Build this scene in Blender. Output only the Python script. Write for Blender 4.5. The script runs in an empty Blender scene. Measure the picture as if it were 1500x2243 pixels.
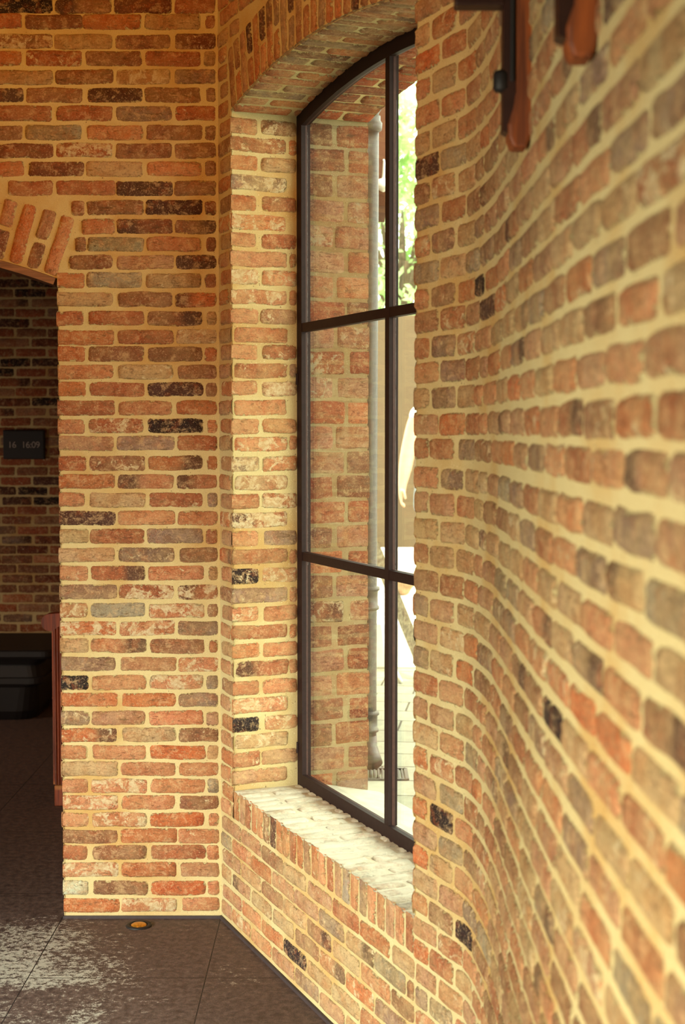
import bpy, bmesh, math, random
import numpy as np
from mathutils import Vector, Matrix
random.seed(7); rng = np.random.default_rng(11)
sc = bpy.context.scene
col = sc.collection

# ---------------------------------------------------------------- camera
CAMZ = 1.80; F = 3290.0; TILT = 0.0545; ROLL = 0.0
cd = bpy.data.cameras.new('camera'); cam = bpy.data.objects.new('camera', cd); col.objects.link(cam)
cam.location = (0, 0, CAMZ)
cam.rotation_euler = (math.pi/2 - TILT, 0, 0)
cd.sensor_fit = 'VERTICAL'; cd.sensor_height = 36.0; cd.lens = F/2243*36.0
cd.clip_start = 0.05; cd.clip_end = 200
cd.dof.use_dof = True; cd.dof.focus_distance = 5.3; cd.dof.aperture_fstop = 4.4
sc.camera = cam
_f = np.array([0, math.cos(TILT), -math.sin(TILT)]); _u = np.array([0, math.sin(TILT), math.cos(TILT)])
def proj(p):
    d = np.asarray(p, float) - np.array([0, 0, CAMZ]); z = d @ _f
    return 750 + F*d[..., 0]/z, 1121.5 - F*(d @ _u)/z
def at(px, py, Y):                                  # the point of depth Y seen at pixel px, py
    d = _f*F + np.array([px-750, 0, 0]) - _u*(py-1121.5)
    d = d*(Y/d[1]); return Vector((d[0], Y, CAMZ + d[2]))

# ---------------------------------------------------------------- world, sun, lights, exposure
w = bpy.data.worlds.new('sky'); sc.world = w; w.use_nodes = True
bg = w.node_tree.nodes['Background']; bg.inputs['Color'].default_value = (0.90, 1.0, 0.86, 1); bg.inputs['Strength'].default_value = 7.8
def light(kind, name, loc, rot_to, energy, color, **k):
    l = bpy.data.lights.new(name, kind); l.energy = energy; l.color = color
    for a, b in k.items(): setattr(l, a, b)
    o = bpy.data.objects.new(name, l); col.objects.link(o); o.location = loc
    o.rotation_euler = (Vector(rot_to)-Vector(loc)).to_track_quat('-Z', 'Y').to_euler(); return o
SUNDIR = Vector((0.22, -0.78, 1.0))
light('SUN', 'sun', SUNDIR*20, (0, 0, 0), 6.0, (1.0, 0.94, 0.80), angle=math.radians(0.6))
light('AREA', 'low_left_fill', (-2.5, 2.7, 0.75), (-0.4, 5.1, -0.35), 46, (0.96, 1.0, 0.88), shape='RECTANGLE', size=1.8, size_y=0.8, spread=math.radians(86))  # added low fill for the lower front wall; no doors stand here
light('AREA', 'rear_fill', (-1.9, 0.1, 1.05), (0.33, 2.1, 0.75), 55, (1.0, 0.93, 0.70), shape='RECTANGLE', size=1.6, size_y=1.2, spread=math.radians(84))  # added fill from behind the viewer for the curved wall; no window built
light('AREA', 'warm_overhead_fill', (-1.6, 2.6, 4.1), (-0.9, 5.2, 3.1), 36, (1.0, 0.42, 0.07), shape='RECTANGLE', size=1.4, size_y=1.4, spread=math.radians(110))  # added overhead fill, stands in for orange ceiling bounce high on the walls
light('AREA', 'back_room_fill', (-4.6, 7.2, 1.0), (-1.9, 8.9, 0.1), 17, (1.0, 0.76, 0.58), shape='RECTANGLE', size=1.0, size_y=0.8, spread=math.radians(120))  # unseen source added low to brighten the back wall and floor
sc.view_settings.view_transform = 'Standard'; sc.view_settings.look = 'None'
sc.view_settings.exposure = 0.0; sc.view_settings.gamma = 1.0; sc.view_settings.use_curve_mapping = False

# ---------------------------------------------------------------- helpers
def s2l(c):
    return tuple(((x/255)/12.92 if x/255 <= .04045 else ((x/255+.055)/1.055)**2.4) for x in c)
def tag(o, label=None, cat=None, group=None, kind=None):
    if label: o['label'] = label
    if cat: o['category'] = cat
    if group: o['group'] = group
    if kind: o['kind'] = kind
    return o
def link(o, parent=None, keep=True):
    col.objects.link(o)
    if parent is not None:
        o.parent = parent
        if keep: o.matrix_parent_inverse = Matrix.Translation(-parent.location) if parent.type == 'EMPTY' and parent.rotation_euler.z == 0 else parent.matrix_world.inverted()
    return o
def empty(name, loc):
    o = bpy.data.objects.new(name, None); o.location = loc; o.empty_display_size = .05; col.objects.link(o); return o
class MB:
    """collects shapes of ONE mesh object, in world coordinates"""
    def __init__(s): s.bm = bmesh.new()
    def box(s, lo, hi, bevel=0, seg=2):
        r = bmesh.ops.create_cube(s.bm, size=1); vs = r['verts']
        for v in vs:
            v.co = Vector([lo[i] + (v.co[i]+.5)*(hi[i]-lo[i]) for i in range(3)])
        if bevel:
            es = list({e for v in vs for e in v.link_edges})
            bmesh.ops.bevel(s.bm, geom=es, offset=bevel, segments=seg, affect='EDGES', profile=.5)
        return s
    def obox(s, c, ax, ay, az, bevel=0):            # box centred at c with half-axis vectors
        r = bmesh.ops.create_cube(s.bm, size=2); vs = r['verts']
        for v in vs: v.co = Vector(c) + Vector(ax)*v.co.x + Vector(ay)*v.co.y + Vector(az)*v.co.z
        if bevel: bmesh.ops.bevel(s.bm, geom=list({e for v in vs for e in v.link_edges}), offset=bevel, segments=2, affect='EDGES', profile=.5)
        return s
    def prism(s, pts, vec):                          # planar loop of 3D points extruded along vec
        a = [s.bm.verts.new(Vector(p)) for p in pts]; b = [s.bm.verts.new(Vector(p)+Vector(vec)) for p in pts]
        n = len(pts); s.bm.faces.new(a); s.bm.faces.new(b[::-1])
        for i in range(n): s.bm.faces.new((a[i], b[i], b[(i+1) % n], a[(i+1) % n]))
        return s
    def rings(s, rings, cap=True, closed=False):     # lofted rings
        R = [[s.bm.verts.new(Vector(p)) for p in r] for r in rings]
        m = len(R[0]); k = len(R)
        for i in range(k if closed else k-1):
            A = R[i]; B = R[(i+1) % k]
            for j in range(m): s.bm.faces.new((A[j], A[(j+1) % m], B[(j+1) % m], B[j]))
        if cap and not closed: s.bm.faces.new(R[0][::-1]); s.bm.faces.new(R[-1])
        return s
    def lathe(s, c, prof, n=32, axis='Z'):           # prof: (r, h)
        rs = []
        for r, h in prof:
            ring = []
            for i in range(n):
                a = 2*math.pi*i/n; x, y = r*math.cos(a), r*math.sin(a)
                ring.append(Vector(c) + (Vector((x, y, h)) if axis == 'Z' else Vector((x, h, y)) if axis == 'Y' else Vector((h, x, y))))
            rs.append(ring)
        return s.rings(rs)
    def tube(s, pts, r, n=16):
        pts = [Vector(p) for p in pts]; rs = []
        for i, p in enumerate(pts):
            t = (pts[min(i+1, len(pts)-1)]-pts[max(i-1, 0)]).normalized()
            up = Vector((0, 1, 0)) if abs(t.y) < .9 else Vector((1, 0, 0))
            a = t.cross(up).normalized(); b = t.cross(a)
            rr = r[i] if hasattr(r, '__len__') else r
            rs.append([p + a*rr*math.cos(2*math.pi*k/n) + b*rr*math.sin(2*math.pi*k/n) for k in range(n)])
        return s.rings(rs)
    def build(s, name, m, parent=None, smooth=False):
        bmesh.ops.recalc_face_normals(s.bm, faces=s.bm.faces)
        me = bpy.data.meshes.new(name); s.bm.to_mesh(me); s.bm.free()
        me.materials.append(m)
        if smooth:
            for p in me.polygons: p.use_smooth = True
        o = bpy.data.objects.new(name, me)
        link(o, parent); return o

# ---------------------------------------------------------------- materials
class NT:
    def __init__(s, name):
        s.m = bpy.data.materials.new(name); s.m.use_nodes = True; s.t = s.m.node_tree
        s.b = s.t.nodes['Principled BSDF']; s.out = s.t.nodes['Material Output']
    def n(s, typ, ins={}, **k):
        x = s.t.nodes.new(typ)
        for a, b in k.items(): setattr(x, a, b)
        for a, b in ins.items(): s.set(x.inputs[a], b)
        return x
    def set(s, inp, v):
        if isinstance(v, bpy.types.NodeSocket): s.t.links.new(v, inp)
        else: inp.default_value = (tuple(v)+(1,) if hasattr(v, '__len__') and len(v) == 3 and inp.type == 'RGBA' else v)
    def math(s, op, a, b=0, c=None, clamp=False):
        x = s.t.nodes.new('ShaderNodeMath'); x.operation = op; x.use_clamp = clamp
        s.set(x.inputs[0], a); s.set(x.inputs[1], b)
        if c is not None: s.set(x.inputs[2], c)
        return x.outputs[0]
    def mix(s, f, a, b, blend='MIX'):
        x = s.t.nodes.new('ShaderNodeMix'); x.data_type = 'RGBA'; x.blend_type = blend
        s.set(x.inputs[0], f); s.set(x.inputs[6], a); s.set(x.inputs[7], b); return x.outputs[2]
    def ramp(s, v, lo, hi, a=0., b=1.):
        x = s.t.nodes.new('ShaderNodeMapRange'); x.interpolation_type = 'SMOOTHSTEP'
        for i, q in enumerate((v, lo, hi, a, b)): s.set(x.inputs[i], q)
        return x.outputs[0]
    def noise(s, vec, scale, detail=4, rough=.55, dist=0.):
        x = s.n('ShaderNodeTexNoise', {'Scale': scale, 'Detail': detail, 'Roughness': rough, 'Distortion': dist})
        if vec is not None: s.set(x.inputs['Vector'], vec)
        return x.outputs['Fac']
    def pos(s): return s.n('ShaderNodeNewGeometry').outputs['Position']
    def bump(s, h, strength=.5, dist=.01):
        x = s.n('ShaderNodeBump', {'Strength': strength, 'Distance': dist, 'Height': h}); s.set(s.b.inputs['Normal'], x.outputs['Normal'])
    def fin(s, color=None, rough=None, metal=None, spec=None):
        if color is not None: s.set(s.b.inputs['Base Color'], color)
        if rough is not None: s.set(s.b.inputs['Roughness'], rough)
        if metal is not None: s.set(s.b.inputs['Metallic'], metal)
        if spec is not None: s.set(s.b.inputs['Specular IOR Level'], spec)
        return s.m

def brick_mat(name, mortar_a=(210, 192, 140), mortar_b=(196, 158, 96), lime=(226, 212, 172), gain=1.0, dust_or_daylight=.06):
    t = NT(name); P = t.pos()
    bc = t.n('ShaderNodeAttribute', attribute_name='bc'); ed = t.n('ShaderNodeAttribute', attribute_name='edge').outputs['Fac']
    co = t.n('ShaderNodeAttribute', attribute_name='bco').outputs['Vector']
    n1 = t.noise(P, 70, 7, .72); nbig = t.noise(P, 24, 2, .5)
    e2 = t.math('ADD', ed, t.math('MULTIPLY', t.math('SUBTRACT', n1, .52), .042))
    e2 = t.math('ADD', e2, t.math('MULTIPLY', t.math('SUBTRACT', nbig, .51), .022))
    mask = t.ramp(e2, -.0012, .0010)
    # lime smears and worn patches
    n2 = t.noise(co, 24, 8, .74, .5)
    thr = t.math('MULTIPLY_ADD', bc.outputs['Alpha'], -.30, .72)
    sm = t.ramp(n2, thr, t.math('ADD', thr, .05))
    n3 = t.noise(co, 34, 8, .75, .4); n4 = t.noise(co, 10, 4, .6); n5 = t.noise(co, 170, 4, .75); n6 = t.noise(co, 18, 7, .72, .3)
    # drag creases of hand-thrown bricks
    mp = t.n('ShaderNodeMapping', {'Scale': (14, 55, 30), 'Rotation': (0, 0, .35)}); t.set(mp.inputs['Vector'], co)
    cr = t.noise(mp.outputs[0], 1.6, 8, .75, 1.4)
    c = bc.outputs['Color']
    c = t.mix(t.ramp(n4, .44, .58, 0, .6), c, t.mix(1.0, c, s2l((226, 178, 140)), 'MULTIPLY'))
    c = t.mix(t.ramp(n6, .52, .60, 0, .45), c, t.mix(.5, c, s2l((214, 112, 60))))
    c = t.mix(t.ramp(n3, .50, .62, 0.0, .7), c, t.mix(.75, c, s2l((222, 184, 136))))
    c = t.mix(t.ramp(n3, .36, .46, .7, 0.0), c, t.mix(.75, c, s2l((84, 50, 40))))
    c = t.mix(t.ramp(n5, .36, .46, .75, 0.0), c, t.mix(.7, c, s2l((84, 54, 42))))
    c = t.mix(t.ramp(n5, .57, .64, .0, 0.6), c, s2l((226, 190, 146)))
    c = t.mix(t.ramp(cr, .39, .45, .75, 0.), c, t.mix(1.0, c, s2l((130, 88, 68)), 'MULTIPLY'))
    c = t.mix(t.math('MULTIPLY', sm, .9), c, t.mix(t.ramp(t.noise(co, 70, 4, .7), .4, .6), s2l(lime), s2l((204, 170, 128))))
    # dark thin line where brick meets the mortar, broken
    rim = t.math('MULTIPLY', t.ramp(e2, .0010, .0040, 1., 0.), t.ramp(t.noise(P, 45, 3), .48, .6))
    c = t.mix(t.math('MULTIPLY', rim, .5), c, s2l((96, 58, 38)))
    m = t.mix(t.ramp(t.noise(P, 2.6, 4, .6), .42, .68), s2l(mortar_a), s2l(mortar_b))
    m = t.mix(t.ramp(t.noise(P, 420, 3, .7), .30, .46, .5, 0.), m, s2l((150, 118, 74)))
    m = t.mix(t.ramp(t.noise(P, 260, 2, .5), .66, .72, 0., .8), m, s2l((240, 226, 190)))
    m = t.mix(t.ramp(t.noise(P, 120, 2, .5), .27, .30, .8, 0.), m, s2l((90, 64, 44)))
    dn = t.math('MULTIPLY', t.ramp(t.noise(P, 12, 5, .7), .35, .65, .5, 1.5), dust_or_daylight)
    dn = t.math('MULTIPLY', dn, t.ramp(bc.outputs['Fac'], .03, .12))
    c = t.mix(dn, c, s2l((206, 178, 124)) if dust_or_daylight < .6 else s2l((238, 234, 212)))  # high amounts whiten the sill as painted daylight
    c = t.mix(mask, m, c)
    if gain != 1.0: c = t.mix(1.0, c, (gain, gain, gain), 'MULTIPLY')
    h = t.math('ADD', t.math('MULTIPLY', mask, .35), t.math('MULTIPLY', n3, .5))
    h = t.math('ADD', h, t.math('MULTIPLY', cr, .5)); h = t.math('ADD', h, t.math('MULTIPLY', t.noise(P, 330, 3, .7), .22))
    t.bump(h, .9, .011)
    return t.fin(c, .93, spec=.25)
M_BRICK = brick_mat('reclaimed_brick', dust_or_daylight=.19)
M_BRICK_DIM = brick_mat('back_room_brick', dust_or_daylight=.1, gain=.85)
M_BRICK_PALE = brick_mat('dusty_brick', (204, 188, 138), (194, 158, 98), dust_or_daylight=.30)
M_BRICK_SILL = brick_mat('sill_brick', (236, 232, 210), (228, 214, 180), dust_or_daylight=.8)  # sill top whitened: strong window daylight put into the colour
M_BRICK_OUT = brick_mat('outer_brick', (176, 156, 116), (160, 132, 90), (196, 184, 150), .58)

def wood_mat(name, dark, lightc, rough=.45, axis='Z', patches=None):
    t = NT(name); P = t.pos(); sc_ = {'Z': (60, 60, 3), 'X': (3, 60, 60), 'Y': (60, 3, 60)}[axis]
    mp = t.n('ShaderNodeMapping', {'Scale': sc_}); t.set(mp.inputs['Vector'], P)
    n = t.noise(mp.outputs[0], 1.2, 6, .6, .5); c = t.mix(t.ramp(n, .3, .7), s2l(dark), s2l(lightc))
    if patches: c = t.mix(t.ramp(t.noise(P, 7, 3, .5), .60, .68, 0, .8), c, s2l(patches))
    t.bump(n, .3, .003); return t.fin(c, rough)
M_BRACKET = wood_mat('bracket_wood', (88, 40, 14), (156, 78, 28), .6)
M_PEW = wood_mat('pew_wood', (92, 36, 14), (158, 70, 26), .6, 'Z', (190, 124, 56))
M_OAK = wood_mat('soffit_oak', (86, 56, 40), (150, 104, 72), .8, 'X')
M_PLANK = wood_mat('weathered_timber', (74, 66, 48), (128, 120, 92), .8)

def plain(name, c, rough=.6, metal=0., var=.12, scale=30, bump=.15):
    t = NT(name); P = t.pos(); n = t.noise(P, scale, 5, .6)
    cc = t.mix(t.ramp(n, .3, .7), tuple(x*(1-var) for x in s2l(c)), tuple(min(1, x*(1+var)) for x in s2l(c)))
    t.bump(n, bump, .003); return t.fin(cc, rough, metal)
M_STEEL = plain('dark_bronze_steel', (36, 20, 18), .6, .0, .15, 60, .05)
M_STEEL.node_tree.nodes['Principled BSDF'].inputs['Specular IOR Level'].default_value = .2
M_BEAD = plain('bronze_bead', (66, 40, 34), .5, 0, .2, 80, .05)
M_BEAD.node_tree.nodes['Principled BSDF'].inputs['Specular IOR Level'].default_value = .3
M_BLACK = plain('black_iron', (18, 15, 16), .6, 0, .2)
M_DARKMETAL = plain('bracket_steel', (52, 28, 22), .5, .3, .15)
M_BRASS = plain('brass', (214, 158, 60), .28, .85, .25, 120, .3)
M_PIPE = plain('grey_pipe_paint', (80, 72, 64), .45, .1, .15, 60, .2)
M_STONE = plain('pale_stone', (184, 180, 160), .85, 0, .10, 12, .4)
M_WHITESTONE = plain('white_stone', (236, 232, 214), .9, 0, .06, 8, .4)
M_PLASTER = plain('room_plaster', (182, 138, 90), .9, 0, .05, 3, .2)
M_CEIL = plain('timber_ceiling_boards', (124, 70, 30), .8, 0, .15, 6, .3)
M_RENDER = plain('beige_render', (96, 80, 58), .95, 0, .06, 4, .3)
M_BROWNRENDER = plain('brown_render', (96, 60, 38), .95, 0, .08, 5, .3)
M_LEAD = plain('dark_skirting', (58, 46, 46), .7, 0, .15, 40, .4)
M_ROCK = plain('brown_stone', (150, 122, 92), .9, 0, .25, 14, .6)
M_LAMP = plain('white_enamel', (230, 232, 220), .4)
M_SCREEN = plain('screen_glass', (14, 11, 12), .55, 0, .1)
M_TEXT = plain('grey_digits', (150, 142, 136), .6)
M_STICK = plain('pale_stick', (226, 222, 204), .7)
M_SKIN = plain('skin', (224, 172, 140), .6, 0, .05); M_SHIRT = plain('white_shirt', (238, 236, 226), .85, 0, .04)
M_DENIM = plain('pale_denim', (150, 170, 182), .85, 0, .15, 40); M_HAIR = plain('brown_hair', (84, 58, 40), .7)
M_SHOE = plain('canvas_shoe', (210, 206, 196), .8); M_BARK = plain('bark', (96, 80, 60), .9, 0, .25, 20, .8)
def floor_mat():
    t = NT('slate_floor'); P = t.pos()
    br = t.n('ShaderNodeTexBrick', {'Scale': 1.0, 'Mortar Size': .0022, 'Mortar Smooth': .3, 'Brick Width': .585, 'Row Height': .9, 'Color1': (.35,.35,.35,1), 'Color2': (.6,.6,.6,1), 'Mortar': (0,0,0,1)}, offset=0.0)
    mp = t.n('ShaderNodeMapping', {'Location': (.45, .55, 0)}); t.set(mp.inputs['Vector'], P); t.set(br.inputs['Vector'], mp.outputs[0])
    joint = br.outputs['Fac']
    n = t.noise(P, 2.4, 5, .65); f = t.noise(P, 38, 9, .78); g = t.noise(P, 330, 3, .7)
    base = t.mix(t.ramp(f, .38, .62), s2l((54, 41, 39)), s2l((104, 85, 78)))
    base = t.mix(t.math('MULTIPLY', t.ramp(g, .58, .66), .55), base, s2l((150, 132, 122)))
    # whitish floor sheen painted as pale specks over part of the slabs
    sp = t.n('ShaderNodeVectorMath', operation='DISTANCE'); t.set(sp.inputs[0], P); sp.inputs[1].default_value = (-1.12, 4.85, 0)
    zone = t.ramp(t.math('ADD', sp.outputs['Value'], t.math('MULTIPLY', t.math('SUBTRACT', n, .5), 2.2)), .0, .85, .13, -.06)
    sheen_specks = t.ramp(t.math('ADD', t.math('MULTIPLY_ADD', f, .75, zone), t.math('MULTIPLY', g, .35)), .62, .69)
    base = t.mix(t.math('MULTIPLY', sheen_specks, .85), base, s2l((178, 178, 166)))
    c = t.mix(joint, base, s2l((34, 26, 26)))
    h = t.math('SUBTRACT', t.math('MULTIPLY', t.noise(P, 60, 8, .8), .6), t.math('MULTIPLY', joint, .6)); t.bump(h, .3, .003)
    return t.fin(c, t.ramp(f, .3, .7, .5, .8))
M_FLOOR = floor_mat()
def paving_mat():
    t = NT('courtyard_paving'); P = t.pos()
    br = t.n('ShaderNodeTexBrick', {'Scale': 1.0, 'Mortar Size': .006, 'Mortar Smooth': .2, 'Brick Width': .42, 'Row Height': .27, 'Color1': tuple(s2l((150, 150, 130)))+(1,), 'Color2': tuple(s2l((166, 164, 144)))+(1,), 'Mortar': tuple(s2l((70, 60, 48)))+(1,)})
    mp = t.n('ShaderNodeMapping', {'Rotation': (0, 0, .12)}); t.set(mp.inputs['Vector'], P); t.set(br.inputs['Vector'], mp.outputs[0])
    n = t.noise(P, 14, 6, .7); c = t.mix(t.ramp(n, .3, .8, .0, .35), br.outputs['Color'], s2l((120, 114, 94)))
    t.bump(n, .4, .005); return t.fin(c, .9)
M_PAVE = paving_mat()
def glass_mat():
    t = NT('window_glass'); t.t.nodes.remove(t.b)
    tr = t.n('ShaderNodeBsdfTransparent', {'Color': (.97, .965, .93, 1)}); gl = t.n('ShaderNodeBsdfGlossy', {'Roughness': .012, 'Color': (.9, .9, .88, 1)})
    lw = t.n('ShaderNodeLayerWeight', {'Blend': .5}); frv = t.math('MULTIPLY_ADD', t.math('POWER', lw.outputs['Facing'], 5.0), .85, .03); mx = t.n('ShaderNodeMixShader')
    t.set(mx.inputs[0], frv); t.set(mx.inputs[1], tr.outputs[0]); t.set(mx.inputs[2], gl.outputs[0])
    t.t.links.new(mx.outputs[0], t.out.inputs['Surface']); return t.m
M_GLASS = glass_mat()
def leaf_mat():
    t = NT('leaf'); P = t.pos(); n = t.noise(P, 3, 3)
    c = t.mix(t.ramp(n, .35, .65), s2l((136, 172, 96)), s2l((196, 214, 164))); t.fin(c, .6)
    t.b.inputs['Transmission Weight'].default_value = 0
    tl = t.n('ShaderNodeBsdfTranslucent'); t.set(tl.inputs['Color'], c); mx = t.n('ShaderNodeMixShader', {0: .45})
    t.set(mx.inputs[1], t.b.outputs[0]); t.set(mx.inputs[2], tl.outputs[0]); t.t.links.new(mx.outputs[0], t.out.inputs['Surface']); return t.m
M_LEAF = leaf_mat()

# ---------------------------------------------------------------- plan of the building
ANG = 0.3917; CX, D = -0.4483, 5.455
U = np.array([math.sin(ANG), -math.cos(ANG)]); N = np.array([math.cos(ANG), math.sin(ANG)])   # along the window wall / out through it
C0 = np.array([CX, D]); S0, S1 = .153, 1.673                       # opening along the wall
ZS, ZSPR, ZCR = .512, 2.910, 2.988                                 # sill, springing, crown
DI, DF, DO = .250, .283, .520                                      # inner reveal, back of frame, outer face
HS = (S1-S0)/2; UC = (S0+S1)/2; RISE = ZCR-ZSPR; RA = (HS*HS+RISE*RISE)/(2*RISE); ZA = ZCR-RA
TH = math.asin(HS/RA); RING = .225
XJ, XL = -1.027, -2.86; TW = .25                                   # arched doorway in the front wall
FR = 2.65; FTH = math.radians(20); FCX = XJ-FR*math.sin(FTH); FCZ = 2.346-FR*math.cos(FTH); XL = 2*FCX-XJ
TOPZ = 4.2; FARY = 10.0
def arch_z(u): return ZA + np.sqrt(np.maximum(RA*RA-(u-UC)**2, 0))

# inner line of the curving wall: straight past the window, a tight bend, then a slow curve past the camera
ctrl = [C0 + U*s for s in (0, .4, .8, 1.2, 1.6, 1.85, 1.955)] + [np.array(p) for p in
        ((.324, 3.44), (.3305, 3.30), (.3305, 3.05), (.329, 2.73), (.329, 2.25), (.3345, 1.83), (.3405, 1.58), (.362, 1.20), (.50, .55), (.72, -.2), (1.1, -1.1), (1.6, -2.0), (2.3, -3.0))]
def spline(P, n=24):
    P = [2*P[0]-P[1]] + P + [2*P[-1]-P[-2]]; out = []
    for i in range(1, len(P)-2):
        a, b, c, d = P[i-1:i+3]
        for k in range(n):
            t = k/n; t0 = 0; t1 = np.linalg.norm(b-a)**.5; t2 = t1+np.linalg.norm(c-b)**.5; t3 = t2+np.linalg.norm(d-c)**.5
            T = t1+(t2-t1)*t
            A1 = (t1-T)/(t1-t0)*a+(T-t0)/(t1-t0)*b; A2 = (t2-T)/(t2-t1)*b+(T-t1)/(t2-t1)*c; A3 = (t3-T)/(t3-t2)*c+(T-t2)/(t3-t2)*d
            B1 = (t2-T)/(t2-t0)*A1+(T-t0)/(t2-t0)*A2; B2 = (t3-T)/(t3-t1)*A2+(T-t1)/(t3-t1)*A3
            out.append((t2-T)/(t2-t1)*B1+(T-t1)/(t2-t1)*B2)
    out.append(P[-2]); return np.array(out)
PATH = spline(ctrl); SL = np.concatenate([[0], np.cumsum(np.linalg.norm(np.diff(PATH, axis=0), axis=1))]); SMAX = SL[-1]
TAN = np.gradient(PATH, SL, axis=0); TAN /= np.linalg.norm(TAN, axis=1)[:, None]
def pathp(u):
    u = np.asarray(u, float); uu = np.clip(u, 0, SMAX)
    x = np.interp(uu, SL, PATH[:, 0]); y = np.interp(uu, SL, PATH[:, 1]); tx = np.interp(uu, SL, TAN[:, 0]); ty = np.interp(uu, SL, TAN[:, 1])
    l = np.hypot(tx, ty); tx, ty = tx/l, ty/l
    x = x + tx*(u-uu); y = y + ty*(u-uu); return x, y, tx, ty
def S_wall(u, v, h):                                               # h > 0 stands into the room
    x, y, tx, ty = pathp(u); nx, ny = ty, -tx
    return np.stack([x + nx*h, y + ny*h, v + 0*x], -1)
def S_front(u, v, h): return np.stack([u+0*h, D-h+0*u, v+0*u], -1)
def S_far(u, v, h): return np.stack([u+0*h, FARY-h+0*u, v+0*u], -1)
def S_rev(s, sign):                                                # reveal face at wall position s; u = depth
    def f(u, v, h):
        p = C0 + U*s
        return np.stack([p[0]+N[0]*u+U[0]*h*sign, p[1]+N[1]*u+U[1]*h*sign, v+0*u], -1)
    return f
def S_sof(u, v, h):                                                # u across the opening, v = depth, h down
    z = arch_z(u); a = (u-UC)/RA
    q = u - a*h
    return np.stack([C0[0]+U[0]*q+N[0]*v, C0[1]+U[1]*q+N[1]*v, z - h], -1)
def S_sill(u, v, h): return np.stack([C0[0]+U[0]*u+N[0]*v, C0[1]+U[1]*u+N[1]*v, ZS+h+0*u], -1)
def S_out(u, v, h): return np.stack([C0[0]+U[0]*u+N[0]*(DO+h), C0[1]+U[1]*u+N[1]*(DO+h), v+0*u], -1)

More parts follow.
